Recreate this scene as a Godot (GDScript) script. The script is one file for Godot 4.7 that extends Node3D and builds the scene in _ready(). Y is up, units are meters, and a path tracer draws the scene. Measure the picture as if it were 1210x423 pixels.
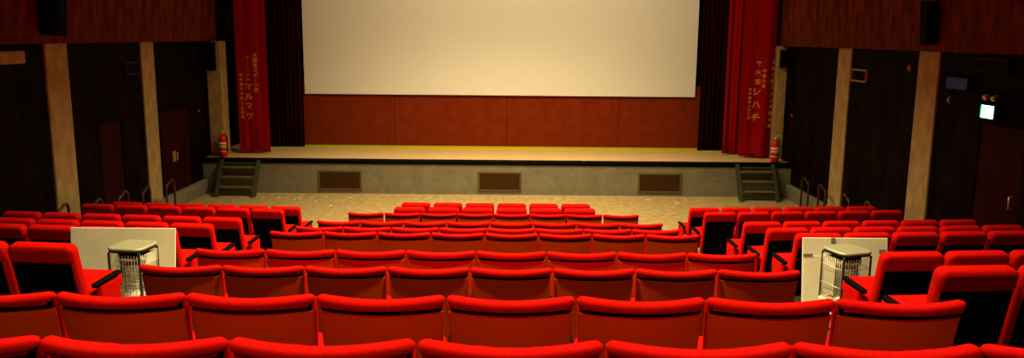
extends Node3D
# An old cinema auditorium seen from the raised rear seats: red velvet seats, stage, screen, curtains.
# World: x right, y up (0 = flat floor before the stage), z = minus the distance from the camera.

const ORD := ["", "second ", "third ", "fourth ", "fifth ", "sixth ", "seventh ", "eighth ", "ninth ", "tenth "]
var M := {}
var used := {}
var rng := RandomNumberGenerator.new()

# ---------------------------------------------------------------- mesh helper
class MB:
	var v := PackedVector3Array()
	var g := PackedInt32Array()
	var uv := PackedVector2Array()
	func tri(a: Vector3, b: Vector3, c: Vector3, sg := -1) -> void:
		v.append(a); v.append(b); v.append(c)
		g.append(sg)
	func quad(a: Vector3, b: Vector3, c: Vector3, d: Vector3, sg := -1) -> void:
		tri(a, b, c, sg); tri(a, c, d, sg)
	func fix(from: int) -> void:      # make the closed piece added since «from» face outwards (clockwise)
		var mid := Vector3.ZERO
		for i in range(from, v.size()): mid += v[i]
		mid /= maxf(1.0, v.size() - from)
		var vol := 0.0
		for i in range(from, v.size(), 3):
			vol += (v[i] - mid).dot((v[i + 1] - mid).cross(v[i + 2] - mid))
		if vol > 0.0:
			for i in range(from, v.size(), 3):
				var t := v[i + 1]; v[i + 1] = v[i + 2]; v[i + 2] = t
	func loft(rings: Array, caps := true, sg := 0) -> void:
		var from := v.size()
		var n: int = rings[0].size()
		for k in rings.size() - 1:
			var a: PackedVector3Array = rings[k]
			var b: PackedVector3Array = rings[k + 1]
			for i in n:
				var j := (i + 1) % n
				quad(a[i], a[j], b[j], b[i], sg)
		if caps:
			for e in 2:
				var r: PackedVector3Array = rings[0] if e == 0 else rings[rings.size() - 1]
				var c := Vector3.ZERO
				for p in r: c += p
				c /= n
				for i in n:
					var j := (i + 1) % n
					if e == 0: tri(c, r[j], r[i], sg)
					else: tri(c, r[i], r[j], sg)
		fix(from)
	# a box with chamfered edges
	func box(c: Vector3, s: Vector3, ch := 0.006, b := Basis()) -> void:
		var from := v.size()
		var h := s * 0.5
		ch = minf(ch, minf(h.x, minf(h.y, h.z)) * 0.9)
		var P := {}
		for ax in 3:
			for sx in [-1, 1]:
				for sy in [-1, 1]:
					for sz in [-1, 1]:
						var q := Vector3(sx * (h.x - ch), sy * (h.y - ch), sz * (h.z - ch))
						q[ax] = [sx, sy, sz][ax] * h[ax]
						P[[ax, sx, sy, sz]] = c + b * q
		for ax in 3:
			for s1 in [-1, 1]:
				var k := []
				for o in [[-1, -1], [-1, 1], [1, 1], [1, -1]]:
					var t := [0, 0, 0]
					t[ax] = s1; t[(ax + 1) % 3] = o[0]; t[(ax + 2) % 3] = o[1]
					k.append(P[[ax, t[0], t[1], t[2]]])
				_out(k[0], k[1], k[2], c); _out(k[0], k[2], k[3], c)
		for ax in 3:      # edges along ax
			var a1 := (ax + 1) % 3
			var a2 := (ax + 2) % 3
			for s1 in [-1, 1]:
				for s2 in [-1, 1]:
					var t0 := [0, 0, 0]; t0[ax] = -1; t0[a1] = s1; t0[a2] = s2
					var t1 := t0.duplicate(); t1[ax] = 1
					var A: Vector3 = P[[a1, t0[0], t0[1], t0[2]]]
					var B: Vector3 = P[[a1, t1[0], t1[1], t1[2]]]
					var C: Vector3 = P[[a2, t1[0], t1[1], t1[2]]]
					var D: Vector3 = P[[a2, t0[0], t0[1], t0[2]]]
					_out(A, B, C, c); _out(A, C, D, c)
		for sx in [-1, 1]:
			for sy in [-1, 1]:
				for sz in [-1, 1]:
					_out(P[[0, sx, sy, sz]], P[[1, sx, sy, sz]], P[[2, sx, sy, sz]], c)
	func _out(a: Vector3, b: Vector3, c: Vector3, mid: Vector3) -> void:
		if (b - a).cross(c - a).dot((a + b + c) / 3.0 - mid) > 0.0: tri(a, c, b)
		else: tri(a, b, c)
	# soft slab: rounded rectangle (w x h, corner r) in the local xy plane, thickness t along z, edges rounded by e
	func slab(tr: Transform3D, w: float, h: float, t: float, r: float, e: float, wb := -1.0, cs := 5, es := 3) -> void:
		var rings := []
		var prof := [Vector2(minf(e + 0.015, r * 0.97), -t / 2), Vector2(minf(e + 0.003, r * 0.95), -t / 2)]
		for i in es + 1:
			var a := PI / 2 * i / es
			prof.append(Vector2(e * (1.0 - sin(a)), -t / 2 + e * (1.0 - cos(a))))
		for i in es + 1:
			var a := PI / 2 * (1.0 - float(i) / es)
			prof.append(Vector2(e * (1.0 - sin(a)), t / 2 - e * (1.0 - cos(a))))
		prof.append(Vector2(minf(e + 0.003, r * 0.95), t / 2)); prof.append(Vector2(minf(e + 0.015, r * 0.97), t / 2))
		for p in prof:
			var ring := PackedVector3Array()
			for cn in 4:
				var sx: float = [1, -1, -1, 1][cn]
				var sy: float = [1, 1, -1, -1][cn]
				for i in cs + 1:
					var a := PI / 2 * (cn + float(i) / cs)
					var y: float = sy * (h / 2 - r) + sin(a) * (r - p.x)
					var k := 1.0 if wb < 0.0 else lerpf(wb / w, 1.0, y / h + 0.5)
					ring.append(tr * Vector3((sx * (w / 2 - r) + cos(a) * (r - p.x)) * k, y, p.y))
			rings.append(ring)
		loft(rings)
	func tube(pts: Array, r: float, n := 8) -> void:
		var rings := []
		var up := Vector3.UP
		for i in pts.size():
			var d: Vector3 = (pts[mini(i + 1, pts.size() - 1)] - pts[maxi(i - 1, 0)]).normalized()
			var s := d.cross(up)
			if s.length() < 0.05: s = d.cross(Vector3.RIGHT)
			s = s.normalized()
			if i == 0 and absf(d.y) > 0.9: s = d.cross(Vector3(0.3, 0, 1)).normalized()
			up = s.cross(d).normalized()
			var ring := PackedVector3Array()
			for k in n:
				var a := TAU * k / n
				ring.append(pts[i] + (s * cos(a) + up * sin(a)) * r)
			rings.append(ring)
		loft(rings)
	func lathe(c: Vector3, prof: Array, n := 16) -> void:    # prof: Vector2(radius, y)
		var rings := []
		for p in prof:
			var ring := PackedVector3Array()
			for k in n:
				var a := TAU * k / n
				ring.append(c + Vector3(cos(a) * p.x, p.y, sin(a) * p.x))
			rings.append(ring)
		loft(rings)
	func prism(poly: Array, off: Vector3) -> void:      # poly of Vector3, extruded along off, flat
		var from := v.size()
		var n := poly.size()
		for i in n:
			var j := (i + 1) % n
			quad(poly[i], poly[j], poly[j] + off, poly[i] + off)
		var ax := off.normalized()
		var fl := PackedVector2Array()
		var e1: Vector3 = (poly[1] - poly[0]).normalized()
		var e2: Vector3 = ax.cross(e1)
		for p in poly: fl.append(Vector2(p.dot(e1), p.dot(e2)))
		var ix := Geometry2D.triangulate_polygon(fl)
		var sgn := 1.0
		var ar := 0.0
		for i in n: ar += fl[i].cross(fl[(i + 1) % n])
		if ar < 0.0: sgn = -1.0
		for i in range(0, ix.size(), 3):
			var a: Vector3 = poly[ix[i]]
			var b: Vector3 = poly[ix[i + 1]]
			var c: Vector3 = poly[ix[i + 2]]
			var f := (b - a).cross(c - a).dot(ax)
			if f < 0.0:
				var t := b; b = c; c = t
			# sides wind with the polygon; caps must agree
			if sgn > 0.0: tri(a, c, b); tri(a + off, b + off, c + off)
			else: tri(a, b, c); tri(a + off, c + off, b + off)
		fix(from)
	func mesh() -> ArrayMesh:
		var st := SurfaceTool.new()
		st.begin(Mesh.PRIMITIVE_TRIANGLES)
		for i in g.size():
			st.set_smooth_group(g[i])
			for k in 3:
				st.add_vertex(v[i * 3 + k])
		st.generate_normals()
		st.index()
		return st.commit()

func put(called: String, mb, mat: Material, parent: Node = self, label := "") -> MeshInstance3D:
	var o := MeshInstance3D.new()
	o.name = numbered(called) if parent == self else called
	o.mesh = mb.mesh() if mb is MB else mb
	o.material_override = mat
	parent.add_child(o, true)
	if label: o.set_meta("label", label)
	return o

func numbered(called: String) -> String:
	if not used.has(called):
		used[called] = 0
		return called
	used[called] += 1
	return "%s_%03d" % [called, used[called]]

func tag(o: Node, label: String, category: String, group := "") -> void:
	o.set_meta("label", label); o.set_meta("category", category)
	if group: o.set_meta("group", group)

func thing(called: String, label: String, category: String, at := Vector3.ZERO, turn := 0.0, group := "") -> Node3D:
	var o := Node3D.new()
	o.name = numbered(called)
	add_child(o)
	o.position = at; o.rotation.y = turn
	tag(o, label, category, group)
	return o

func struct(called: String, mb, mat: Material, parent: Node = self) -> MeshInstance3D:
	var o := put(called, mb, mat, parent)
	if parent == self: o.set_meta("kind", "structure")
	return o

func one_box(c: Vector3, s: Vector3, ch := 0.006, b := Basis()) -> MB:
	var m := MB.new()
	m.box(c, s, ch, b)
	return m

# ---------------------------------------------------------------- materials
func noise(freq: float, kind := 3, oct := 3, sd := 1) -> FastNoiseLite:
	var n := FastNoiseLite.new()
	n.noise_type = kind; n.frequency = freq; n.fractal_octaves = oct; n.seed = sd
	return n

func ntex(freq: float, lo: Color, hi: Color, oct := 3, sd := 1, size := 512, stops := []) -> NoiseTexture2D:
	var t := NoiseTexture2D.new()
	t.width = size; t.height = size; t.seamless = true
	t.noise = noise(freq, 3, oct, sd)
	var r := Gradient.new()
	r.offsets = PackedFloat32Array([0.0, 1.0]); r.colors = PackedColorArray([lo, hi])
	for s in stops: r.add_point(s[0], s[1])
	t.color_ramp = r
	return t

func mat(c: Color, rough := 0.8, tex: Texture2D = null, scale := Vector3.ONE, metal := 0.0) -> StandardMaterial3D:
	var m := StandardMaterial3D.new()
	m.albedo_color = c; m.roughness = rough; m.metallic = metal
	if tex:
		m.albedo_texture = tex
		m.uv1_triplanar = true; m.uv1_world_triplanar = true; m.uv1_scale = scale
	return m

func bump(m: StandardMaterial3D, freq: float, depth: float, scale: Vector3, sd := 5) -> void:
	m.heightmap_enabled = true
	m.heightmap_scale = depth
	var t := NoiseTexture2D.new()
	t.width = 512; t.height = 512; t.seamless = true; t.noise = noise(freq, 3, 3, sd)
	m.heightmap_texture = t
	m.uv1_triplanar = true; m.uv1_world_triplanar = true; m.uv1_scale = scale

func grey(a: float) -> Color: return Color(a, a, a)

func materials() -> void:
	var pile := ntex(0.05, grey(0.8), Color.WHITE, 3, 3)
	var weave := ntex(0.12, grey(0.75), Color.WHITE, 2, 4)
	var blotch := ntex(0.012, grey(0.72), Color.WHITE, 4, 7)
	M.velvet = mat(Color(0.78, 0.05, 0.025), 0.9, pile, Vector3(2, 2, 2))
	M.velvet.rim_enabled = true; M.velvet.rim = 1.0; M.velvet.rim_tint = 1.0
	M.panel = mat(Color(0.93, 0.31, 0.05), 0.75, weave, Vector3(3, 3, 3))
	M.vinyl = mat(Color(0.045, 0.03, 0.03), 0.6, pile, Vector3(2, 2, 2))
	M.pad = mat(Color(0.022, 0.02, 0.02), 0.5)
	M.iron = mat(Color(0.07, 0.06, 0.055), 0.5, null, Vector3.ONE, 0.3)
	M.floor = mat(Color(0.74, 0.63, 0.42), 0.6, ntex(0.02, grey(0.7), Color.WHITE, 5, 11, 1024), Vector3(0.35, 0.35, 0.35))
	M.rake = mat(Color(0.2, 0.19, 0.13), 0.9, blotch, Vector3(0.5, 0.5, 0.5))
	M.concrete = mat(Color(0.49, 0.465, 0.38), 0.85, ntex(0.012, grey(0.85), Color.WHITE, 4, 31), Vector3(0.5, 0.5, 0.5))
	bump(M.concrete, 0.02, 0.6, Vector3(0.5, 0.5, 0.5))
	M.stage = mat(Color(0.86, 0.72, 0.52), 0.5, ntex(0.015, grey(0.88), Color.WHITE, 3, 13), Vector3(0.2, 0.2, 1.5))
	M.lip = mat(Color(0.03, 0.035, 0.025), 0.6)
	M.green = mat(Color(0.78, 0.74, 0.05), 0.9)
	M.step = mat(Color(0.22, 0.26, 0.13), 0.7, ntex(0.03, grey(0.7), Color.WHITE, 3, 17), Vector3(1, 1, 1))
	M.tread = mat(Color(0.46, 0.42, 0.2), 0.7, ntex(0.03, grey(0.6), Color.WHITE, 3, 18), Vector3(1, 1, 1))
	M.black = mat(Color(0.03, 0.025, 0.025), 0.7)
	M.wall_dark = mat(Color(0.125, 0.055, 0.042), 0.7, ntex(0.01, grey(0.3), Color.WHITE, 4, 19), Vector3(0.6, 0.25, 0.6))
	M.door = mat(Color(0.19, 0.045, 0.042), 0.6, ntex(0.01, grey(0.75), Color.WHITE, 3, 21), Vector3(0.6, 0.3, 0.6))
	M.upper = mat(Color(0.50, 0.20, 0.07), 0.75, ntex(0.015, grey(0.55), Color.WHITE, 4, 23), Vector3(0.7, 0.25, 0.7))
	M.cream = mat(Color(0.74, 0.62, 0.40), 0.85, ntex(0.012, grey(0.72), Color.WHITE, 5, 25), Vector3(0.8, 0.5, 0.8))
	M.brown = mat(Color(0.52, 0.185, 0.065), 0.7, ntex(0.02, grey(0.82), Color.WHITE, 5, 27), Vector3(0.4, 0.3, 0.4))
	M.screen = mat(Color(0.93, 0.93, 0.93), 0.8)
	M.curtain = mat(Color(0.62, 0.04, 0.05), 0.85, pile, Vector3(1, 1, 1))
	M.curtain_dark = mat(Color(0.16, 0.03, 0.04), 0.9, pile, Vector3(1, 1, 1))
	M.gold = mat(Color(0.86, 0.55, 0.2), 0.6)
	M.board = mat(Color(0.96, 0.93, 0.82), 0.6, ntex(0.01, grey(0.93), Color.WHITE, 4, 29), Vector3(0.8, 0.8, 0.8))
	M.tape = mat(Color(0.45, 0.44, 0.38), 0.6)
	M.heater_top = mat(Color(0.66, 0.65, 0.54), 0.35, null, Vector3.ONE, 0.35)
	M.enamel = mat(Color(0.80, 0.78, 0.68), 0.35)
	M.chrome = mat(Color(0.85, 0.83, 0.76), 0.4, null, Vector3.ONE, 0.5)
	M.wire = mat(Color(0.34, 0.32, 0.26), 0.4, null, Vector3.ONE, 0.6)
	M.rail = mat(Color(0.30, 0.17, 0.11), 0.4, null, Vector3.ONE, 0.5)
	M.ext_red = mat(Color(0.85, 0.05, 0.04), 0.35)
	M.ext_top = mat(Color(0.80, 0.66, 0.38), 0.4)
	M.label_white = mat(Color(0.85, 0.82, 0.74), 0.5)
	M.label_yellow = mat(Color(0.85, 0.65, 0.1), 0.5)
	M.grille = mat(Color(0.30, 0.19, 0.09), 0.8, weave, Vector3(2, 2, 2))
	M.grille_frame = mat(Color(0.33, 0.27, 0.15), 0.8)
	M.speaker = mat(Color(0.045, 0.035, 0.035), 0.7)
	M.ceiling = mat(Color(0.25, 0.2, 0.16), 0.9)
	M.frame = mat(Color(0.62, 0.42, 0.2), 0.6)
	M.brass = mat(Color(0.8, 0.65, 0.4), 0.35, null, Vector3.ONE, 0.6)

func dull() -> void:
	for k in ["wall_dark", "door", "upper", "panel", "vinyl", "speaker", "curtain", "curtain_dark", "velvet", "black", "brown", "lip", "grille", "pad"]:
		M[k].metallic_specular = 0.12

func glow(c: Color, e: float) -> StandardMaterial3D:
	var m := mat(Color(0.02, 0.02, 0.02), 0.8)
	m.emission_enabled = true; m.emission = c; m.emission_energy_multiplier = e
	return m

# ---------------------------------------------------------------- floor profile: (distance, height)
const KNOT := [[-4.0, 2.88], [0.6, 2.12], [2.31, 1.855], [3.29, 1.66], [5.1, 1.25], [5.99, 1.118], [7.81, 0.808], [8.72, 0.642], [9.67, 0.486], [11.47, 0.192], [12.23, 0.103], [13.13, 0.0], [20.9, 0.0]]
func floor_y(d: float) -> float:
	for k in KNOT.size() - 1:
		if d <= KNOT[k + 1][0]:
			return lerpf(KNOT[k][1], KNOT[k + 1][1], (d - KNOT[k][0]) / (KNOT[k + 1][0] - KNOT[k][0]))
	return 0.0

func _ready() -> void:
	rng.seed = 7
	var cam := Camera3D.new()
	cam.name = "camera"
	add_child(cam)
	cam.position = Vector3(0, 3.56, 0)
	cam.rotation = Vector3(deg_to_rad(-10.0), 0, 0.009)
	cam.fov = rad_to_deg(2.0 * atan(211.5 / 958.0))
	cam.current = true
	var we := WorldEnvironment.new()
	we.name = "environment"
	var env := Environment.new()
	env.background_mode = Environment.BG_COLOR
	env.background_color = Color.BLACK
	env.ambient_light_source = Environment.AMBIENT_SOURCE_DISABLED
	env.tonemap_mode = Environment.TONE_MAPPER_LINEAR
	env.tonemap_exposure = 1.0
	env.sdfgi_enabled = true; env.ssao_enabled = true; env.ssil_enabled = true
	we.environment = env
	add_child(we)
	var lamps := [  # x, distance, energy, tilt towards the stage, half cone
		[-1.4, -0.6, 12.0, 0.0, 58.0], [1.0, -0.6, 12.0, 0.0, 58.0], [-1.4, 3.4, 25.0, 0.0, 58.0], [1.0, 3.4, 25.0, 0.0, 58.0],
		[-1.4, 7.4, 54.0, 0.0, 58.0], [1.0, 7.4, 54.0, 0.0, 58.0], [-1.4, 11.4, 62.0, 0.0, 58.0], [1.0, 11.4, 62.0, 0.0, 58.0],
		[-1.5, 14.0, 14.0, 1.05, 55.0], [1.6, 14.0, 21.0, 1.05, 55.0], [-1.6, 15.9, 36.0, 0.0, 60.0], [1.2, 15.9, 36.0, 0.0, 60.0]]  # the tilted pair is added, out of view, to brighten the screen
	materials()
	dull()
	shell()
	stage()
	for l in lamps: ceiling_lamp(l[0], l[1], l[2], l[3], l[4])
	seats()
	heaters()
	fittings()

const WARM := Color(1.0, 0.90, 0.66)
func ceiling_lamp(x: float, d: float, e: float, tilt: float, cone: float) -> void:
	var t := thing("ceiling_lamp", "round warm white lamp set in the auditorium ceiling, out of view", "lamp", Vector3(x, 6.9, -d), 0.0, "ceiling downlights")
	var r := MB.new()
	r.lathe(Vector3.ZERO, [Vector2(0.17, 0.0), Vector2(0.22, 0.0), Vector2(0.22, -0.03), Vector2(0.17, -0.02), Vector2(0.17, 0.0)], 24)
	put("lamp_ring", r, M.black, t)
	var g := MB.new()
	g.lathe(Vector3.ZERO, [Vector2(0.168, -0.002), Vector2(0.168, -0.012)], 24)
	put("lamp_glass", g, glow(WARM, 4.0), t)
	var s := SpotLight3D.new()
	s.name = "lamp_light"
	t.add_child(s)
	s.position = Vector3(0, -0.2, 0)
	s.rotation.x = -PI / 2 + tilt
	s.spot_angle = cone; s.spot_angle_attenuation = 1.0; s.spot_range = 40.0; s.spot_attenuation = 2.0
	s.light_color = WARM; s.light_energy = e; s.light_size = 0.16; s.shadow_enabled = true

# ---------------------------------------------------------------- room
const XL := -6.9
const XR := 6.22
func shell() -> void:
	var pf := []
	for k in KNOT: pf.append(Vector3(XL - 0.3, k[1], -k[0]))
	pf.append(Vector3(XL - 0.3, -0.3, -20.9)); pf.append(Vector3(XL - 0.3, -0.3, 4.0))
	var m := MB.new()
	m.prism(pf, Vector3(XR - XL + 0.6, 0, 0))
	var fl := struct("floor", m, M.floor)
	for c in [[-5.47, 17.54], [-5.14, 17.56], [-4.75, 17.38], [-4.67, 17.5], [-4.24, 17.18], [-4.14, 17.7], [-3.82, 16.75], [-3.58, 17.63], [3.02, 17.69], [3.61, 17.34]]:
		put("paint_chip", one_box(Vector3(c[0], 0.002, -c[1]), Vector3(rng.randf_range(0.05, 0.11), 0.004, rng.randf_range(0.04, 0.07)), 0.001, Basis(Vector3.UP, rng.randf() * 3.0)), M.label_white, fl)
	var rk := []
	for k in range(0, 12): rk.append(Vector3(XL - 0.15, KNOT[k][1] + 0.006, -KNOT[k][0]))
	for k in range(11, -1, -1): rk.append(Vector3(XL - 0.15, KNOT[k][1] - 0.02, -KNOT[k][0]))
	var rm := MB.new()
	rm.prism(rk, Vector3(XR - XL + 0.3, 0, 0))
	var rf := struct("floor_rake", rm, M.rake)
	rf.name = "floor_raked"
	struct("ceiling", one_box(Vector3((XL + XR) / 2, 7.05, -8.45), Vector3(XR - XL + 0.6, 0.3, 24.9), 0.0), M.ceiling)
	struct("wall_rear", one_box(Vector3((XL + XR) / 2, 4.6, 3.9), Vector3(XR - XL + 0.6, 4.6, 0.2), 0.0), M.upper)
	for s in [-1, 1]:
		var x: float = XL if s < 0 else XR
		var nm := "wall_left" if s < 0 else "wall_right"
		var w := struct(nm, one_box(Vector3(x + s * 0.26, 3.45, -8.45), Vector3(0.2, 6.9, 24.7), 0.0), M.wall_dark)
		# upper boarding, proud of everything below
		var m0 := 0
		var seams := [-4.0, -1.0, 2.0, 5.0, 8.0, 11.0, 14.0, 16.6, 18.95]
		for k in seams.size() - 1:
			var a: float = seams[k]
			var b: float = seams[k + 1]
			put("upper_panel", one_box(Vector3(x + s * 0.05, 5.14, -(a + b) / 2), Vector3(0.22, 3.5, b - a - 0.004), 0.004), M.upper, w)
		# dark lower panels between the pilasters, leaving out the door recesses
		var pil: Array = [[12.18, 12.8], [15.34, 15.88]] if s < 0 else [[12.08, 12.69], [15.24, 15.84]]
		var cuts: Array = [[-3.6, 12.18], [12.8, 13.66], [14.46, 15.34], [15.88, 16.06], [17.42, 18.5]] if s < 0 else [[-3.6, 9.92], [10.9, 12.08], [12.69, 15.24], [15.84, 18.9]]
		for c in cuts:
			put("dark_panel", one_box(Vector3(x + s * 0.13, 1.85, -(c[0] + c[1]) / 2), Vector3(0.08, 3.08, c[1] - c[0] - 0.004), 0.004), M.wall_dark, w)
		var doors: Array = [[13.66, 14.46, 2.09], [16.06, 17.42, 2.04]] if s < 0 else [[9.92, 10.9, 2.48]]
		for dd in doors:
			put("dark_panel", one_box(Vector3(x + s * 0.13, (dd[2] + 3.39) / 2, -(dd[0] + dd[1]) / 2), Vector3(0.08, 3.39 - dd[2], dd[1] - dd[0] - 0.004), 0.004), M.wall_dark, w)
		for p in pil:
			put("pilaster", one_box(Vector3(x + s * 0.16, 1.69, -(p[0] + p[1]) / 2), Vector3(0.2, 3.4, p[1] - p[0]), 0.01), M.cream, w)
		# concrete plinth, stepping along the flat floor
		put("plinth", one_box(Vector3(x + s * 0.075, 0.15, -15.6), Vector3(0.19, 0.3, 5.0), 0.01), M.concrete, w)
		# jamb of the stage opening
		var jb := MB.new()
		if s < 0: jb.box(Vector3(-6.8, 2.08, -18.75), Vector3(0.32, 2.62, 0.4), 0.01)
		else: jb.box(Vector3(6.2, 2.08, -18.98), Vector3(0.24, 2.62, 0.3), 0.01)
		put("stage_jamb", jb, M.cream, w)
		put("jamb_head", one_box(Vector3(-6.78 if s < 0 else 6.2, 5.14, -19.1), Vector3(0.4 if s < 0 else 0.26, 3.5, 0.28), 0.01), M.wall_dark, w)
	# doors
	var d1 := struct("door_1", one_box(Vector3(XL - 0.14, 1.04, -14.06), Vector3(0.04, 2.08, 0.78), 0.005), M.door)
	put("door_frame", one_box(Vector3(XL - 0.11, 2.06, -14.06), Vector3(0.1, 0.05, 0.79), 0.005), M.wall_dark, d1)
	var d2 := struct("door_2", one_box(Vector3(XL - 0.12, 1.165, -16.74), Vector3(0.05, 1.71, 1.35), 0.005), M.door)
	var h := MB.new()
	h.box(Vector3(XL - 0.085, 1.05, -16.58), Vector3(0.02, 0.22, 0.13), 0.004)
	h.tube([Vector3(XL - 0.07, 1.13, -16.6), Vector3(XL - 0.02, 1.12, -16.6), Vector3(XL - 0.02, 0.98, -16.57), Vector3(XL - 0.07, 0.97, -16.57)], 0.012)
	put("door_handle", h, M.brass, d2, "brass pull handle on a pale plate")
	put("door_frame", one_box(Vector3(XL - 0.06, 2.05, -16.74), Vector3(0.06, 0.03, 1.37), 0.004), M.wall_dark, d2)
	var d3 := struct("door_3", one_box(Vector3(XR + 0.13, 1.42, -10.41), Vector3(0.05, 2.1, 0.96), 0.005), M.door)
	var h3 := MB.new()
	h3.tube([Vector3(XR + 0.1, 1.62, -10.02), Vector3(XR + 0.04, 1.62, -10.02), Vector3(XR + 0.04, 1.46, -10.02), Vector3(XR + 0.1, 1.46, -10.02)], 0.012)
	put("door_handle", h3, M.brass, d3)
	# wall behind the screen with its brown boarding
	var wb := struct("wall_back", one_box(Vector3((XL + XR) / 2, 3.45, -20.8), Vector3(XR - XL + 0.6, 6.9, 0.2), 0.0), M.black)
	var sx := [-5.7, -2.85, 0.0, 2.85, 5.7]
	for k in 4:
		put("brown_panel", one_box(Vector3((sx[k] + sx[k + 1]) / 2 - 0.15, 1.55, -20.64 - (k % 2) * 0.004), Vector3(2.842, 1.6, 0.06), 0.004), M.brown, wb)

func stage() -> void:
	var xc := (XL + XR) / 2
	var w := XR - XL + 0.3
	var f := struct("stage_front", one_box(Vector3(xc, 0.34, -18.2), Vector3(w, 0.69, 0.2), 0.004), M.concrete)
	f.name = "trim_1"
	put("stage_edge_board", one_box(Vector3(xc, 0.727, -18.2), Vector3(w, 0.088, 0.24), 0.006), M.lip, f)
	for i in 3:
		var x: float = [-3.9, -0.28, 3.35][i]
		var vent := put("vent_panel", one_box(Vector3(x, 0.305, -18.095), Vector3(0.9, 0.36, 0.016), 0.003), M.grille, f)
		var fr := MB.new()
		fr.box(Vector3(x, 0.51, -18.09), Vector3(0.98, 0.04, 0.03), 0.004)
		fr.box(Vector3(x, 0.10, -18.09), Vector3(0.98, 0.04, 0.03), 0.004)
		for s in [-1, 1]: fr.box(Vector3(x + s * 0.47, 0.305, -18.09), Vector3(0.04, 0.37, 0.03), 0.004)
		put("vent_frame", fr, M.grille_frame, vent)
		for k in 8:
			put("vent_slat", one_box(Vector3(x, 0.15 + k * 0.044, -18.084), Vector3(0.89, 0.036, 0.01), 0.003), M.grille, vent)
	var sf := struct("stage_floor", one_box(Vector3(xc, 0.745, -19.5), Vector3(w, 0.05, 2.5), 0.004), M.stage)
	sf.name = "floor_stage"
	var gs := put("green_carpet_strip", one_box(Vector3(-0.35, 0.774, -20.27), Vector3(11.5, 0.008, 0.6), 0.002), M.green)
	tag(gs, "narrow yellow-green carpet strip along the foot of the brown boarding", "carpet")
	# screen
	var sc := thing("cinema_screen", "large blank off-white cinema screen above the brown boarding", "screen", Vector3(-0.325, 2.08, -20.53))
	put("screen_sheet", one_box(Vector3(0, 2.1, 0), Vector3(9.85, 4.2, 0.03), 0.004), M.screen, sc)
	put("screen_backing", one_box(Vector3(0, 2.1, -0.05), Vector3(9.7, 4.1, 0.04), 0.004), M.black, sc)
	# curtains
	var c := curtain("stage_curtain", "dark wine-red gathered curtain hanging left of the screen", -6.2, -5.22, 0.80, 6.6, -20.2, 0.055, 9.0, 0.4, M.curtain_dark)
	c = curtain("stage_curtain", "dark wine-red gathered curtain hanging right of the screen", 4.64, 5.6, 0.80, 6.6, -20.2, 0.055, 9.0, 1.3, M.curtain_dark)
	c = curtain("stage_curtain", "bright red side curtain with gold lettering at the left end of the stage", -6.43, -5.71, 0.83, 6.6, -18.98, 0.012, 3.0, 0.3, M.curtain)
	lettering(c, [["大国会スポーツ店", -5.985, 3.12, 2.22, 0.10], ["モーニングサ", -6.165, 3.05, 2.47, 0.075], ["マルマツ", -6.165, 2.42, 1.58, 0.17], ["谷町会日木町工土店会", -6.325, 2.66, 1.6, 0.08]], -18.98, -6.43, 0.012, 3.0, 0.3)
	c = curtain("stage_curtain", "bright red folded side curtain with gold lettering at the right end of the stage", 5.36, 6.06, 0.83, 6.6, -18.95, 0.05, 1.25, 3.6, M.curtain)
	lettering(c, [["ヤ大田", 5.70, 3.05, 2.5, 0.12], ["シハチ", 5.69, 2.42, 1.65, 0.17], ["中国日田", 5.82, 2.86, 2.43, 0.08], ["会町品店土木工谷", 5.54, 2.42, 1.68, 0.07], ["工木ノ谷スーノ大国会品", 6.02, 3.07, 1.5, 0.09]], -18.95, 5.36, 0.05, 1.25, 3.6)
	c = curtain("stage_curtain", "deep red curtain fold between the dark curtain and the lettered right curtain", 5.08, 5.5, 0.83, 6.6, -19.5, 0.03, 4.0, 0.9, M.curtain)
	# green wooden steps
	steps(-6.12, 0.82, "small green wooden steps at the left end of the stage front")
	steps(5.47, 0.80, "small green wooden steps at the right end of the stage front")
	extinguisher(Vector3(-6.62, 0.772, -18.4), "red fire extinguisher on the left corner of the stage floor")
	extinguisher(Vector3(6.0, 0.772, -18.36), "red fire extinguisher on the right corner of the stage floor")

func fold(x: float, x0: float, amp: float, freq: float, ph: float) -> float:
	var t := (x - x0) * freq * TAU
	return amp * (sin(t + ph) + 0.45 * sin(t * 2.13 + ph * 3.0 + 1.0) + 0.3 * sin(t * 0.41 + ph))

func curtain(called: String, label: String, x0: float, x1: float, y0: float, y1: float, z: float, amp: float, freq: float, ph: float, m: Material) -> Node3D:
	var t := thing(called, label, "curtain", Vector3(0, 0, 0), 0.0)
	freq = freq / 1.0
	var rings := []
	var n := 120
	for j in 9:
		var y := lerpf(y0, y1, j / 8.0)
		var k := 1.0 + 0.12 * sin(j * 1.1)
		var ring := PackedVector3Array()
		for i in n + 1:
			var x := lerpf(x0, x1, float(i) / n)
			ring.append(Vector3(x, y, z + fold(x, x0, amp, freq, ph) * k))
		for i in n + 1:
			var x := lerpf(x1, x0, float(i) / n)
			ring.append(Vector3(x, y, z - 0.012 + fold(x, x0, amp, freq, ph) * k))
		rings.append(ring)
	var mb := MB.new()
	mb.loft(rings)
	put("curtain_cloth", mb, m, t)
	var hem := []
	for y in [y0 - 0.02, y0 + 0.05]:
		var ring := PackedVector3Array()
		for i in n + 1:
			var x := lerpf(x0, x1, float(i) / n)
			ring.append(Vector3(x, y, z + 0.004 + fold(x, x0, amp, freq, ph)))
		for i in n + 1:
			var x := lerpf(x1, x0, float(i) / n)
			ring.append(Vector3(x, y, z - 0.016 + fold(x, x0, amp, freq, ph)))
		hem.append(ring)
	var hm := MB.new()
	hm.loft(hem)
	put("curtain_hem", hm, m, t)
	return t

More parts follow.
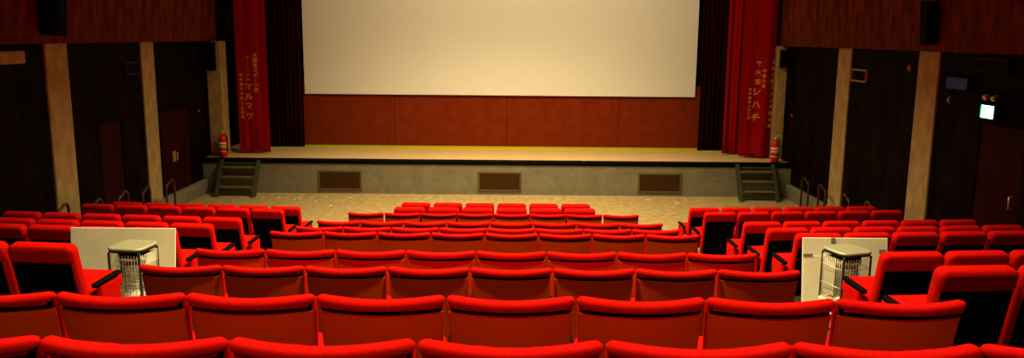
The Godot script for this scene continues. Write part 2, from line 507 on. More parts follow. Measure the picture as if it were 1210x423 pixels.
const GLYPH := {
	"マ": [[.1, .18, .9, .18, .5, .62], [.32, .5, .66, .88]],
	"ル": [[.3, .1, .28, .55, .08, .9], [.6, .08, .6, .86, .95, .52]],
	"ツ": [[.1, .2, .22, .48], [.42, .12, .52, .4], [.9, .14, .76, .6, .34, .92]],
	"シ": [[.15, .12, .36, .27], [.06, .4, .28, .55], [.12, .9, .55, .76, .92, .28]],
	"ハ": [[.36, .18, .3, .55, .06, .9], [.6, .14, .76, .55, .95, .9]],
	"チ": [[.82, .08, .2, .24], [.04, .48, .96, .48], [.52, .18, .52, .6, .24, .94]],
	"ヤ": [[.05, .4, .92, .22, .7, .5], [.3, .1, .55, .92]],
	"ス": [[.15, .15, .8, .15, .55, .55, .08, .9], [.52, .52, .92, .9]],
	"ポ": [[.05, .32, .8, .32], [.44, .1, .44, .9, .32, .82], [.25, .5, .08, .78], [.64, .5, .82, .78], [.88, .06, .98, .18]],
	"ー": [[.5, .1, .5, .9]],
	"ノ": [[.8, .1, .55, .6, .15, .92]],
	"モ": [[.2, .15, .8, .15], [.08, .46, .92, .46], [.45, .15, .45, .86, .88, .86]],
	"ニ": [[.2, .25, .8, .25], [.08, .8, .92, .8]],
	"ン": [[.1, .18, .36, .35], [.1, .9, .55, .76, .92, .28]],
	"グ": [[.4, .08, .1, .5], [.35, .22, .85, .22, .6, .65, .2, .94], [.82, .02, .9, .12]],
	"サ": [[.04, .32, .96, .32], [.3, .1, .3, .58], [.7, .1, .7, .55, .34, .94]],
	"大": [[.08, .36, .92, .36], [.5, .05, .46, .5, .08, .94], [.5, .42, .94, .94]],
	"木": [[.08, .32, .92, .32], [.5, .05, .5, .95], [.48, .34, .1, .8], [.52, .34, .9, .8]],
	"田": [[.12, .12, .88, .12, .88, .88, .12, .88, .12, .12], [.5, .12, .5, .88], [.12, .5, .88, .5]],
	"日": [[.2, .1, .8, .1, .8, .9, .2, .9, .2, .1], [.2, .5, .8, .5]],
	"中": [[.12, .25, .88, .25, .88, .62, .12, .62, .12, .25], [.5, .05, .5, .95]],
	"国": [[.1, .1, .9, .1, .9, .9, .1, .9, .1, .1], [.26, .3, .74, .3], [.26, .5, .74, .5], [.26, .72, .74, .72], [.5, .3, .5, .72]],
	"町": [[.06, .15, .5, .15, .5, .75, .06, .75, .06, .15], [.28, .15, .28, .75], [.06, .45, .5, .45], [.56, .2, .97, .2], [.78, .2, .78, .9, .62, .86]],
	"店": [[.5, .02, .5, .15], [.12, .18, .92, .18], [.18, .18, .16, .6, .05, .92], [.55, .25, .55, .52], [.55, .38, .85, .38], [.34, .56, .82, .56, .82, .9, .34, .9, .34, .56]],
	"品": [[.28, .08, .72, .08, .72, .42, .28, .42, .28, .08], [.06, .54, .44, .54, .44, .92, .06, .92, .06, .54], [.56, .54, .94, .54, .94, .92, .56, .92, .56, .54]],
	"会": [[.5, .05, .06, .42], [.5, .05, .94, .42], [.3, .38, .7, .38], [.1, .58, .9, .58], [.45, .58, .22, .9, .8, .86], [.68, .7, .84, .94]],
	"工": [[.15, .15, .85, .15], [.5, .15, .5, .85], [.05, .85, .95, .85]],
	"土": [[.18, .4, .82, .4], [.5, .1, .5, .88], [.05, .88, .95, .88]],
	"谷": [[.34, .08, .12, .32], [.62, .08, .88, .32], [.5, .24, .05, .62], [.5, .24, .95, .62], [.28, .62, .72, .62, .72, .94, .28, .94, .28, .62]],
}
func lettering(parent: Node3D, cols: Array, z: float, x0: float, amp: float, freq: float, ph: float) -> void:
	for c in cols:
		var n: int = c[0].length()
		var size: float = c[4]
		for i in n:
			var mb := MB.new()
			var cy := lerpf(c[2] - size * 0.5, c[3] + size * 0.5, float(i) / maxf(1, n - 1))
			for s in GLYPH[c[0][i]]:
				for k in range(0, s.size() - 2, 2):
					var a := Vector3(c[1] + (s[k] - 0.5) * size, cy - (s[k + 1] - 0.5) * size, 0)
					var b := Vector3(c[1] + (s[k + 2] - 0.5) * size, cy - (s[k + 3] - 0.5) * size, 0)
					var steps_ := 1 if absf(a.x - b.x) < 0.06 else 2
					for q in steps_:
						var pa := a.lerp(b, float(q) / steps_)
						var pb := a.lerp(b, float(q + 1) / steps_)
						pa.z = z + fold(pa.x, x0, amp, freq, ph) + 0.006
						pb.z = z + fold(pb.x, x0, amp, freq, ph) + 0.006
						var d := (pb - pa).normalized()
						var up := Vector3(0, 0, 1)
						var sd := d.cross(up).normalized()
						mb.box((pa + pb) / 2, Vector3((pb - pa).length() + size * 0.1, size * 0.13, 0.004), 0.001, Basis(d, -sd, d.cross(-sd)))
			put("gold_character", mb, M.gold, parent)

func steps(x: float, w: float, label: String) -> void:
	var t := thing("stage_steps", label, "steps", Vector3(x, 0, -17.8), 0.0)
	for s in [-1, 1]:
		var m := MB.new()
		var xx := float(s) * (w / 2) - 0.03
		m.prism([Vector3(xx, 0, 0.30), Vector3(xx, 0, 0.12), Vector3(xx, 0.69, -0.3), Vector3(xx, 0.76, -0.3), Vector3(xx, 0.76, -0.2), Vector3(xx, 0.7, -0.16)], Vector3(0.06, 0, 0))
		put("side_board", m, M.step, t)
	for k in 3:
		put("tread", one_box(Vector3(0, 0.19 + k * 0.205, 0.06 - k * 0.12), Vector3(w - 0.07, 0.035, 0.17), 0.006), M.tread, t)
	put("kick_board", one_box(Vector3(0, 0.085, 0.1), Vector3(w - 0.07, 0.05, 0.02), 0.004), M.step, t)
	put("back_rail", one_box(Vector3(0, 0.68, -0.26), Vector3(w - 0.07, 0.05, 0.03), 0.004), M.step, t)

func extinguisher(at: Vector3, label: String) -> void:
	var t := thing("fire_extinguisher", label, "extinguisher", at)
	var b := MB.new()
	b.lathe(Vector3.ZERO, [Vector2(0.085, 0.0), Vector2(0.09, 0.01), Vector2(0.09, 0.42), Vector2(0.08, 0.46), Vector2(0.05, 0.49), Vector2(0.03, 0.5), Vector2(0.03, 0.52)], 20)
	put("cylinder", b, M.ext_red, t)
	var l := MB.new()
	l.lathe(Vector3.ZERO, [Vector2(0.088, 0.2), Vector2(0.0925, 0.2), Vector2(0.0925, 0.27), Vector2(0.088, 0.27)], 20)
	put("yellow_band", l, M.label_yellow, t, "yellow label band")
	var l2 := MB.new()
	l2.lathe(Vector3.ZERO, [Vector2(0.088, 0.28), Vector2(0.0925, 0.28), Vector2(0.0925, 0.34), Vector2(0.088, 0.34)], 20)
	put("white_band", l2, M.label_white, t, "white label band")
	var l3 := MB.new()
	l3.lathe(Vector3.ZERO, [Vector2(0.088, 0.12), Vector2(0.0925, 0.12), Vector2(0.0925, 0.14), Vector2(0.088, 0.14)], 20)
	put("white_band", l3, M.label_white, t, "white label band")
	var v := MB.new()
	v.lathe(Vector3.ZERO, [Vector2(0.035, 0.52), Vector2(0.035, 0.55), Vector2(0.02, 0.56), Vector2(0.02, 0.6)], 12)
	put("valve", v, M.ext_top, t)
	var h := MB.new()
	h.box(Vector3(0.02, 0.605, 0), Vector3(0.17, 0.018, 0.03), 0.004, Basis(Vector3(0, 0, 1), 0.15))
	h.box(Vector3(0.03, 0.57, 0), Vector3(0.15, 0.014, 0.03), 0.004)
	put("handle", h, M.ext_top, t)
	var ho := MB.new()
	ho.tube([Vector3(0.03, 0.54, 0.02), Vector3(0.09, 0.5, 0.03), Vector3(0.115, 0.4, 0.03), Vector3(0.11, 0.2, 0.03), Vector3(0.105, 0.1, 0.02)], 0.012)
	put("hose", ho, M.black, t)

# ---------------------------------------------------------------- seats
const PITCH := 0.52
func arc(x: float) -> float: return 0.055 * (1.0 - x * x / 0.0625) - 0.03
func lean(y: float) -> float: return 0.21 * (y - 0.40)

func curved(y0: float, y1: float, w0: float, w1: float, zf: float, zb: float, ny: int, rnd: float) -> MB:
	# a curved upholstered shell between heights y0..y1, half widths w0..w1, front offset zf and rear offset zb
	var m := MB.new()
	var rings := []
	var us := [0.0, 0.012, 0.03, 0.1, 0.2, 0.3, 0.4, 0.5, 0.6, 0.7, 0.8, 0.9, 0.97, 0.988, 1.0]
	var n := us.size()
	var vs := [0.0, 0.01, 0.025]
	for j in range(1, ny): vs.append(lerpf(0.025, 0.975, float(j) / ny))
	vs.append_array([0.975, 0.99, 1.0])
	for j in vs.size():
		var t: float = vs[j]
		var y := lerpf(y0, y1, t)
		var hw := lerpf(w0, w1, t)
		var sh := rnd if (j == 0 or j == vs.size() - 1) else 0.0
		var ring := PackedVector3Array()
		for i in n:
			var x := lerpf(-hw, hw, us[i])
			var e := rnd if (i == 0 or i == n - 1) else 0.0
			ring.append(Vector3(x, y, lean(y) + arc(x) + zb - maxf(e, sh)))
		for i in n:
			var x := lerpf(hw, -hw, us[i])
			var e := rnd if (i == 0 or i == n - 1) else 0.0
			ring.append(Vector3(x, y, lean(y) + arc(x) + zf + maxf(e, sh)))
		rings.append(ring)
	m.loft(rings)
	return m

func roll() -> MB:
	var m := MB.new()
	var rings := []
	var n := 22
	for i in n + 1:
		var t := -1.0 + 2.0 * i / n
		t = sin(t * PI / 2)
		var x := 0.2565 * t
		var ex := clampf((absf(x) - 0.228) / 0.0285, 0.0, 1.0)
		var k := sqrt(maxf(0.03, 1.0 - ex * ex))
		var ring := PackedVector3Array()
		for q in 12:
			var a := TAU * q / 12
			var cz := signf(cos(a)) * pow(absf(cos(a)), 0.75) * 0.031 * k
			var cy := signf(sin(a)) * pow(absf(sin(a)), 0.75) * 0.021 * k
			ring.append(Vector3(x, 0.856 + cy - 0.004 * cos(x * 9.0), lean(0.856) + arc(x) + 0.020 + cz))
		rings.append(ring)
	m.loft(rings)
	return m

func leg_shape(drop: float) -> MB:
	var m := MB.new()
	m.box(Vector3(0, (0.24 - drop) / 2, -0.2), Vector3(0.035, 0.24 + drop, 0.1), 0.004)
	m.box(Vector3(0, 0.008 - drop, -0.2), Vector3(0.05, 0.024, 0.2), 0.004, Basis(Vector3(1, 0, 0), 0.16))
	return m

func arm(t: Node3D, x: float, drop: float) -> void:
	var a := MB.new()
	a.slab(Transform3D(Basis(Vector3(1, 0, 0), PI / 2 + 0.05), Vector3(x, 0.525, -0.215)), 0.046, 0.34, 0.035, 0.02, 0.012, -1.0, 3, 2)
	var pad := put("armrest", a, M.pad, t, "black armrest pad")
	pad.set_meta("label", "black armrest pad")
	var p := MB.new()
	p.box(Vector3(x, 0.305, -0.235), Vector3(0.04, 0.40, 0.26), 0.012)
	put("side_panel", p, M.velvet, t)
	var l := put("leg", leg_shape(drop), M.iron, t, "dark iron leg")
	l.position.x = x

func low_seat(label: String, drop: float, last: bool) -> Node3D:
	var t := thing("cinema_seat", label, "seat", Vector3.ZERO, 0.0, "low-backed red seats of the centre block")
	put("backrest", curved(0.42, 0.85, 0.232, 0.25, -0.045, 0.012, 5, 0.010), M.velvet, t)
	put("back_panel", curved(0.22, 0.808, 0.228, 0.249, 0.013, 0.025, 5, 0.003), M.panel, t, "flat brick-red fabric rear panel")
	put("shade_strip", curved(0.80, 0.848, 0.238, 0.246, 0.0125, 0.02, 3, 0.002), M.vinyl, t, "dark strip for the painted shade under the top roll")  # dark strip added to draw the shadow line below the roll
	var tr := put("top_roll", roll(), M.velvet, t)
	var pp := MB.new()
	var pts := []
	for i in 13:
		var x := lerpf(-0.235, 0.235, i / 12.0)
		pts.append(Vector3(x, 0.838, lean(0.838) + arc(x) + 0.04))
	pp.tube(pts, 0.007, 6)
	put("piping", pp, M.velvet, tr)
	var c := MB.new()
	c.slab(Transform3D(Basis(Vector3(1, 0, 0), PI / 2 + 0.08), Vector3(0, 0.43, -0.27)), 0.44, 0.46, 0.12, 0.05, 0.035)
	put("seat_cushion", c, M.velvet, t)
	arm(t, -PITCH / 2, drop)
	if last: arm(t, PITCH / 2, drop)
	return t

func high_seat(label: String, drop: float, group: String, arms: Array, w := 0.485) -> Node3D:
	var t := thing("cinema_seat", label, "seat", Vector3.ZERO, 0.0, group)
	var fr := Transform3D(Basis(Vector3(1, 0, 0), 0.22), Vector3(0, 0.40, 0.0))
	var b := MB.new()
	b.slab(fr * Transform3D(Basis(), Vector3(0, 0.14, 0)), w, 0.68, 0.10, 0.05, 0.03)
	put("backrest", b, M.velvet, t)
	var h := MB.new()
	h.slab(fr * Transform3D(Basis(), Vector3(0, 0.406, 0.003)), w + 0.001, 0.15, 0.105, 0.048, 0.03)
	put("headrest", h, M.velvet, t)
	var k := MB.new()
	k.box(fr * Vector3(0, 0.08, 0.049), Vector3(w - 0.045, 0.55, 0.012), 0.004, fr.basis)
	put("back_panel", k, M.vinyl, t, "black rear panel")
	var c := MB.new()
	c.slab(Transform3D(Basis(Vector3(1, 0, 0), PI / 2 + 0.08), Vector3(0, 0.43, -0.29)), 0.44, 0.46, 0.13, 0.05, 0.035)
	put("seat_cushion", c, M.velvet, t)
	for a in arms: arm(t, a * PITCH / 2, drop)
	return t

func copy(o: Node3D, label: String) -> Node3D:
	var c: Node3D = o.duplicate()
	c.name = numbered("cinema_seat")
	add_child(c)
	c.set_meta("label", label)
	return c

func nth(i: int, n: int, what: String, far: String) -> String:
	if i == 0: return what
	if i == n - 1: return far
	return ORD[i] + "from the left"

func seats() -> void:
	# centre block: distance of the seat tops, their depth below the eye, first and last seat, all counted from the left
	var rows := [[2.113, 0.825, 1, 8], [3.094, 1.02, 0, 8], [4.904, 1.43, 0, 8], [5.79, 1.562, 0, 8], [7.61, 1.872, 0, 8], [8.515, 2.038, 0, 8], [9.473, 2.194, 0, 8], [11.27, 2.488, 0, 8]]
	var names := ["nearest centre row at the picture's lower edge", "second-nearest row of centre block", "third-nearest row of centre block", "fourth-nearest row of centre block", "fifth-nearest row of centre block", "sixth-nearest row of centre block", "seventh-nearest row of centre block", "third row of centre block from the stage"]
	for r in rows.size():
		var R: Array = rows[r]
		var y: float = 3.56 - R[1] - 0.88
		var z: float = -R[0] - 0.10
		var drop := y - floor_y(-z + 0.2)
		var proto: Node3D
		for i in range(R[2], R[3]):
			var label := "low-backed red seat, %s, %s" % [nth(i - R[2], R[3] - R[2], "leftmost", "rightmost"), names[r]]
			var s: Node3D
			if i == R[3] - 1: s = low_seat(label, drop, true)
			elif proto == null:
				proto = low_seat(label, drop, false); s = proto
			else: s = copy(proto, label)
			s.position = Vector3(-0.26 + (i - 3.5) * PITCH, y, z)
	# the two short rows nearest the stage
	for r in 2:
		var D: float = [12.1, 12.93][r]
		var y: float = 3.56 - [2.577, 2.68][r] - 0.88
		var drop := y - floor_y(D + 0.3)
		var proto: Node3D
		for i in 6:
			var label := "padded red seat, %s, short six-seat row %s" % [nth(i, 6, "leftmost", "rightmost"), ["second from the stage", "closest to the stage"][r]]
			var s: Node3D
			if i == 5: s = high_seat(label, drop, "short front rows of padded red seats", [-1, 1], 0.47)
			elif proto == null:
				proto = high_seat(label, drop, "short front rows of padded red seats", [-1], 0.47); s = proto
			else: s = copy(proto, label)
			s.position = Vector3(-0.26 + (i - 2.5) * PITCH, y, -D - 0.10)
	# side blocks: x and distance of the aisle seat, depth of the tops below the eye, number of seats
	var al := deg_to_rad(5.0)
	var sides := [
		[[-3.33, 5.58, 1.47, 2], [-3.52, 7.73, 1.88, 4], [-3.53, 8.71, 2.06, 6], [-3.56, 9.72, 2.22, 6], [-3.57, 11.57, 2.51, 6], [-3.57, 12.49, 2.67, 6]],
		[[2.71, 4.56, 1.29, 2], [3.02, 5.92, 1.57, 3], [3.14, 8.06, 1.95, 5], [3.15, 9.01, 2.12, 6], [3.16, 9.96, 2.27, 6], [3.11, 11.82, 2.55, 6], [3.07, 12.63, 2.66, 6]]]
	var from_near := ["nearest row", "second-nearest row", "third-nearest row", "fourth-nearest row", "fifth-nearest row", "sixth-nearest row", "seventh-nearest row"]
	for k in 2:
		var side: int = [-1, 1][k]
		var blk: String = ["left", "right"][k]
		for r in sides[k].size():
			var S: Array = sides[k][r]
			var y: float = 3.56 - S[2] - 0.88
			var proto: Node3D
			var last: bool = r == sides[k].size() - 1
			for i in S[3]:
				var label := "high black-backed red seat, %s, %s of %s block" % ["on the aisle" if i == 0 else ORD[i] + "from the aisle", "row closest to the stage" if last else from_near[r], blk]
				var px: float = S[0] + side * i * PITCH * cos(al)
				var pd: float = S[1] + i * PITCH * sin(al)
				var s: Node3D
				var drop := y - floor_y(pd + 0.3)
				var grp := "high-backed seats of the %s block" % blk
				if i == 0: s = high_seat(label, drop, grp, [-1, 1])
				elif proto == null:
					proto = high_seat(label, drop, grp, [side]); s = proto
				else: s = copy(proto, label)
				s.rotation.y = side * al
				s.position = Vector3(px, y, -pd) + s.basis * Vector3(0, 0, -0.10)

# ---------------------------------------------------------------- heaters and boards
func heaters() -> void:
	heater(Vector3(-3.38, 0, -7.02), deg_to_rad(-7.0), "silver-topped caged paraffin heater in the left aisle before a white board")
	heater(Vector3(3.03, 0, -7.10), deg_to_rad(17.0), "silver-topped caged paraffin heater in the right aisle before a taped white board")
	var y := floor_y(7.4)
	var t := thing("heat_board", "plain white board standing behind the heater in the left aisle", "board", Vector3(-3.66, y, -7.31))
	t.rotation.x = -0.15
	put("board_sheet", one_box(Vector3(0, (1.74 - y) * 0.51, 0), Vector3(0.985, (1.74 - y) * 1.02, 0.018), 0.003), M.board, t)
	y = floor_y(7.65)
	t = thing("heat_board", "white board with grey tape patches standing behind the heater in the right aisle", "board", Vector3(3.225, y, -7.5))
	t.rotation.x = -0.15
	var h := (1.66 - y) * 1.02
	put("board_sheet", one_box(Vector3(0, h / 2, 0), Vector3(0.82, h, 0.018), 0.003), M.board, t)
	put("paper_sheet", one_box(Vector3(-0.27, h - 0.45, 0.012), Vector3(0.25, 0.55, 0.003), 0.001), M.board, t)
	for p in [[-0.12, h - 0.03, 0.04, 0.06], [0.36, h - 0.13, 0.07, 0.04], [-0.36, h - 0.17, 0.09, 0.03], [0.34, h - 0.27, 0.06, 0.012]]:
		put("tape_patch", one_box(Vector3(p[0], p[1], 0.0145), Vector3(p[2], p[3], 0.003), 0.001), M.tape, t, "grey tape patch")

func heater(at: Vector3, turn: float, label: String) -> void:
	at.y = floor_y(-at.z)
	var H := 1.70 - at.y      # height of the top plate
	var t := thing("paraffin_heater", label, "heater", at, turn)
	var a := MB.new()
	a.slab(Transform3D(Basis(Vector3(1, 0, 0), PI / 2), Vector3(0, 0.17, 0)), 0.33, 0.33, 0.26, 0.05, 0.02)
	put("fuel_tank", a, M.enamel, t, "pale enamel base tank")
	var ft := MB.new()
	for sx in [-1, 1]:
		for sz in [-1, 1]: ft.box(Vector3(sx * 0.12, 0.02, sz * 0.12), Vector3(0.04, 0.06, 0.04), 0.005)
	put("feet", ft, M.black, t)
	var tp := MB.new()
	tp.slab(Transform3D(Basis(Vector3(1, 0, 0), PI / 2), Vector3(0, H - 0.014, 0)), 0.335, 0.335, 0.028, 0.08, 0.012, -1.0, 6, 3)
	put("top_plate", tp, M.heater_top, t, "olive-silver rounded top plate")
	var sk := MB.new()
	sk.slab(Transform3D(Basis(Vector3(1, 0, 0), PI / 2), Vector3(0, H - 0.036, 0)), 0.32, 0.32, 0.016, 0.07, 0.004)
	put("top_skirt", sk, M.iron, t)
	for sx in [-1, 1]:
		for sz in [-1, 1]:
			put("corner_post", one_box(Vector3(sx * 0.142, (H + 0.25) / 2, sz * 0.142), Vector3(0.02, H - 0.33, 0.02), 0.004), M.wire, t)
	# pale pleated reflector at the back and left
	for k in 9:
		put("reflector_fin", one_box(Vector3(-0.11 + k * 0.0275, (H + 0.26) / 2, -0.13 + 0.012 * (k % 2)), Vector3(0.026, H - 0.42, 0.01), 0.002, Basis(Vector3.UP, 0.35 * (1 - 2 * (k % 2)))), M.enamel, t)
	for s in [-1, 1]:
		put("side_reflector", one_box(Vector3(s * 0.128, (H + 0.26) / 2, -0.05), Vector3(0.01, H - 0.42, 0.15), 0.003), M.enamel, t)
	var bt := MB.new()
	bt.lathe(Vector3.ZERO, [Vector2(0.13, 0.295), Vector2(0.135, 0.31), Vector2(0.11, 0.335), Vector2(0.085, 0.345), Vector2(0.08, 0.38)], 24)
	put("burner_base", bt, M.enamel, t)
	var ch := MB.new()
	ch.lathe(Vector3.ZERO, [Vector2(0.08, 0.36), Vector2(0.08, H - 0.16), Vector2(0.06, H - 0.14)], 24)
	put("burner_cylinder", ch, M.wire, t)
	var n := 11
	for k in 14:
		var a2 := TAU * k / 14
		put("burner_bar", one_box(Vector3(cos(a2) * 0.083, (H + 0.2) / 2, sin(a2) * 0.083), Vector3(0.008, H - 0.56, 0.008), 0.002), M.enamel, t)
	for k in n:
		var rg := MB.new()
		var y := 0.38 + (H - 0.56) * k / (n - 1)
		rg.lathe(Vector3(0, y, 0), [Vector2(0.078, -0.006), Vector2(0.087, -0.006), Vector2(0.087, 0.006), Vector2(0.078, 0.006)], 20)
		put("burner_ring", rg, M.enamel, t)
	var cap := MB.new()
	cap.lathe(Vector3.ZERO, [Vector2(0.125, H - 0.125), Vector2(0.13, H - 0.115), Vector2(0.12, H - 0.105), Vector2(0.06, H - 0.1)], 24)
	put("heat_deflector", cap, M.enamel, t)
	var gr := MB.new()
	gr.lathe(Vector3.ZERO, [Vector2(0.125, H - 0.1), Vector2(0.125, H - 0.07)], 20)
	put("hot_plate", gr, M.black, t)
	# guard of thin wires on the front and the two sides
	for s in [[0, 1], [1, 0], [-1, 0]]:
		for k in 10:
			var w := MB.new()
			var q := -0.125 + k * 0.0278
			var p := Vector3(q if s[0] == 0 else s[0] * 0.148, 0, q if s[1] == 0 else s[1] * 0.148)
			w.tube([p + Vector3(0, 0.29, 0), p + Vector3(0, H - 0.065, 0)], 0.0022, 5)
			put("guard_wire", w, M.chrome, t)
		for y in [0.31, 0.44, H - 0.16]:
			var w2 := MB.new()
			var e := Vector3(1 - absf(s[0]), 0, 1 - absf(s[1])) * 0.142
			var b := Vector3(s[0] * 0.149, y, s[1] * 0.149)
			w2.tube([b - e, b + e], 0.003, 5)
			put("guard_bar", w2, M.chrome, t)

# ---------------------------------------------------------------- wall fittings, rails, signs
func fittings() -> void:
	# handrails along the two side aisles: x, near leg, far leg, top height
	var LH := [[-6.62, 11.52, 11.84, 1.05], [-6.62, 12.49, 12.82, 0.93], [-6.62, 13.37, 13.7, 0.89], [-6.62, 14.25, 14.56, 0.81], [-6.62, 15.24, 15.62, 0.75]]
	for i in LH.size():
		var R: Array = LH[i]
		handrail(R[0], R[1], R[2], R[3], "bent tube handrail by the left wall, %s" % ["nearest of five, before a cream pilaster", "second-nearest of five", "middle one of five", "second-farthest of five", "farthest of five, by the handled door"][i], "handrails along the left wall")
	var RH := [[6.1, 9.89, 10.25, 1.11], [6.1, 12.41, 12.78, 0.84], [6.1, 13.35, 13.71, 0.82], [6.1, 14.37, 14.69, 0.76], [6.1, 15.49, 15.84, 0.72], [6.1, 16.39, 16.78, 0.7]]
	for i in RH.size():
		var R: Array = RH[i]
		handrail(R[0], R[1], R[2], R[3], "bent tube handrail by the right wall, %s" % ["nearest of six, before the dark door", "second-nearest, before the wide cream pilaster", "third-nearest of six", "fourth-nearest of six", "fifth-nearest of six", "farthest of six, towards the stage"][i], "handrails along the right wall")
	# loudspeakers on the upper walls
	speaker(Vector3(-6.66, 4.08, -12.0), Vector3(0.24, 1.14, 0.3), "tall black loudspeaker high on the left wall", 0.12)
	speaker(Vector3(6.04, 3.8, -12.0), Vector3(0.16, 0.62, 0.22), "black loudspeaker high on the right wall", -0.12)
	speaker(Vector3(-6.84, 3.05, -18.44), Vector3(0.22, 0.64, 0.2), "small black loudspeaker on the left cream stage jamb", 0.0)
	speaker(Vector3(6.2, 3.1, -18.76), Vector3(0.16, 0.4, 0.12), "small dark box on the right cream stage jamb", 0.0)
	var o: Node3D
	o = thing("wall_lamp_box", "unlit cream box lamp on the dark left wall at the picture edge", "lamp", Vector3(-6.93, 3.21, -11.2))
	put("lamp_cover", one_box(Vector3(0.03, 0, 0), Vector3(0.12, 0.18, 0.6), 0.02), M.cream, o)
	put("back_plate", one_box(Vector3(-0.05, 0, 0), Vector3(0.03, 0.2, 0.64), 0.004), M.black, o)
	vent(Vector3(-6.97, 2.92, -14.95), 0.55, 0.21, M.grille, "small dark louvred vent high on the left wall", "louvre vent")
	vent(Vector3(6.29, 2.91, -14.82), 0.62, 0.2, M.frame, "pale-framed dark opening on the right wall between cream pilasters", "frame")
	vent(Vector3(6.29, 3.235, -10.72), 0.7, 0.16, M.door, "dark framed vent above the lit exit sign", "vent")
	for s in [-1, 1]:
		var b := MB.new()
		var x: float = -6.965 if s < 0 else 6.285
		b.lathe(Vector3.ZERO, [Vector2(0.035, 0.0), Vector2(0.032, 0.02), Vector2(0.015, 0.03)], 14)
		var p := put("alarm_button", b, M.ext_red)
		p.position = Vector3(x, 1.86, -17.95 if s < 0 else -18.2)
		p.rotation.z = s * PI / 2
		tag(p, "small red round alarm button on the %s wall beside the stage" % ["left", "right"][(s + 1) / 2], "button")
	var kn := MB.new()
	kn.lathe(Vector3.ZERO, [Vector2(0.05, 0.0), Vector2(0.05, 0.02), Vector2(0.02, 0.04)], 14)
	var kp := put("wall_knob", kn, M.frame)
	kp.position = Vector3(6.29, 3.12, -12.95); kp.rotation.z = PI / 2
	tag(kp, "small round brass fitting left of the wide right cream pilaster", "fitting")
	# blue display and lit exit sign
	o = thing("display_panel", "dim blue number display on the right wall left of the exit sign", "display", Vector3(6.25, 2.96, -11.45))
	put("display_case", one_box(Vector3(0.0, 0, 0), Vector3(0.04, 0.2, 0.56), 0.006), M.black, o)
	put("display_face", one_box(Vector3(-0.023, 0, 0), Vector3(0.006, 0.16, 0.53), 0.001), glow(Color(0.0, 0.2, 0.3), 0.22), o, "dim blue display face")
	var dg := MB.new()
	for q in [[-0.03, 1], [0.11, 1], [0.11, -1], [-0.03, 0]]: pass
	for d in [0.10, -0.12]:        # two figures: a three-bar 8 and a 1
		for y in [-0.05, 0.0, 0.05]:
			if d > 0: dg.box(Vector3(-0.028, y, d), Vector3(0.004, 0.012, 0.06), 0.001)
		for sy in [-1, 1]:
			dg.box(Vector3(-0.028, sy * 0.025, d - 0.03), Vector3(0.004, 0.04, 0.012), 0.001)
			if d > 0: dg.box(Vector3(-0.028, sy * 0.025, d + 0.03), Vector3(0.004, 0.04, 0.012), 0.001)
	put("digits", dg, glow(Color(0.45, 0.05, 0.1), 0.25), o, "dim red digits")
	o = thing("exit_sign", "brightly lit cyan-white exit sign box above the dark right door", "sign", Vector3(6.14, 2.65, -10.45))
	put("sign_case", one_box(Vector3(0.035, 0, 0), Vector3(0.09, 0.2, 0.34), 0.01), M.black, o)
	put("sign_face", one_box(Vector3(-0.014, 0, -0.015), Vector3(0.01, 0.165, 0.26), 0.003), glow(Color(0.72, 1.0, 1.0), 3.2), o, "glowing white face")
	put("sign_edge", one_box(Vector3(-0.014, 0, -0.158), Vector3(0.01, 0.165, 0.022), 0.003), glow(Color(0.1, 0.9, 0.35), 1.2), o, "green glowing edge")
	var al := AreaLight3D.new()
	al.name = "sign_light"
	o.add_child(al)
	al.position = Vector3(-0.03, 0, -0.015)
	al.rotation.y = PI / 2
	al.area_size = Vector2(0.26, 0.16)
	al.light_color = Color(0.35, 0.95, 1.0); al.light_energy = 0.12; al.area_range = 20.0; al.area_attenuation = 2.0; al.shadow_enabled = true
	o = thing("spot_lamp", "small unlit twin spot lamp just above the exit sign", "lamp", Vector3(6.22, 2.87, -10.5))
	put("mount_plate", one_box(Vector3(0.03, 0, 0), Vector3(0.06, 0.05, 0.3), 0.006), M.black, o)
	for s in [-1, 1]:
		var lm := MB.new()
		lm.lathe(Vector3.ZERO, [Vector2(0.015, 0.0), Vector2(0.03, 0.03), Vector2(0.035, 0.09), Vector2(0.03, 0.092)], 14)
		var q := put("lamp_head", lm, M.brass, o)
		q.position = Vector3(-0.005, -0.01, s * 0.09); q.rotation.z = PI / 2 + 0.5
	var hk := MB.new()
	hk.tube([Vector3(6.26, 2.76, -11.55), Vector3(6.2, 2.76, -11.55), Vector3(6.18, 2.72, -11.55), Vector3(6.2, 2.68, -11.53)], 0.012)
	var ho := put("coat_hook", hk, M.chrome)
	tag(ho, "small bent metal hook on the right wall below the blue display", "hook")

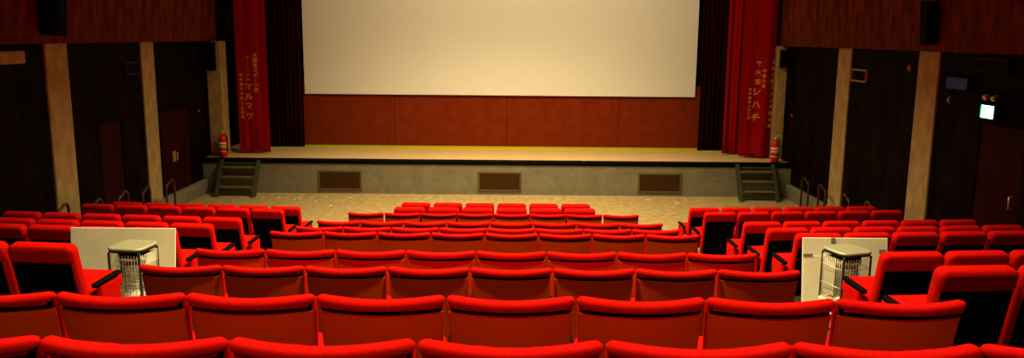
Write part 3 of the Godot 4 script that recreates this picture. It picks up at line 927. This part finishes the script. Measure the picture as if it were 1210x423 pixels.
func vent(at: Vector3, w: float, h: float, m: Material, label: String, cat: String) -> void:
	var t := thing("wall_vent", label, "vent", at)
	put("vent_back", one_box(Vector3.ZERO, Vector3(0.03, h, w), 0.002), M.black, t)
	var f := MB.new()
	for s in [-1, 1]:
		f.box(Vector3(0, s * h / 2, 0), Vector3(0.06, 0.03, w + 0.03), 0.004)
		f.box(Vector3(0, 0, s * w / 2), Vector3(0.06, h - 0.03, 0.03), 0.004)
	put("vent_frame", f, m, t)
	for k in 3:
		put("louvre", one_box(Vector3(0, -h / 4 + k * h / 4, 0), Vector3(0.03, 0.012, w - 0.03), 0.002, Basis(Vector3(0, 0, 1), 0.5)), M.black, t)

func handrail(x: float, d0: float, d1: float, top: float, label: String, group: String) -> void:
	var y0 := floor_y((d0 + d1) / 2)
	var t := thing("handrail", label, "handrail", Vector3(x, 0, -(d0 + d1) / 2), 0.0, group)
	var h := (d1 - d0) / 2
	var pts := [Vector3(0, floor_y(d0), h)]
	var r := 0.09
	var slope := 0.06
	for i in 6:
		var a := PI / 2 * i / 5
		pts.append(Vector3(0, top - slope - r + sin(a) * r, h - r + cos(a) * r))
	for i in 6:
		var a := PI / 2 * (1.0 + i / 5.0)
		pts.append(Vector3(0, top - r + sin(a) * r, -h + r + cos(a) * r))
	pts.append(Vector3(0, floor_y(d1), -h))
	var m := MB.new()
	m.tube(pts, 0.021, 10)
	put("bent_tube", m, M.rail, t)
	for s in [[h, d0], [-h, d1]]:
		var f := MB.new()
		f.lathe(Vector3(0, floor_y(s[1]), s[0]), [Vector2(0.05, 0.0), Vector2(0.05, 0.012), Vector2(0.025, 0.02)], 12)
		put("foot_flange", f, M.iron, t)

func speaker(at: Vector3, s: Vector3, label: String, tilt: float) -> void:
	var t := thing("wall_speaker", label, "loudspeaker", at)
	t.rotation.z = tilt * -0.6
	var b := MB.new()
	b.box(Vector3.ZERO, s, 0.01)
	put("cabinet", b, M.speaker, t)
	var side := -1.0 if at.x > 0 else 1.0
	if s.z <= 0.2:
		put("grille", one_box(Vector3(0, 0, s.z / 2), Vector3(s.x * 0.86, s.y * 0.9, 0.012), 0.004), M.black, t)
	else:
		put("grille", one_box(Vector3(side * s.x / 2, 0, 0), Vector3(0.012, s.y * 0.92, s.z * 0.86), 0.004), M.black, t)
	put("bracket", one_box(Vector3(-side * (s.x / 2 + 0.02), 0.0, -0.02), Vector3(0.08, 0.1, 0.08), 0.004), M.iron, t)
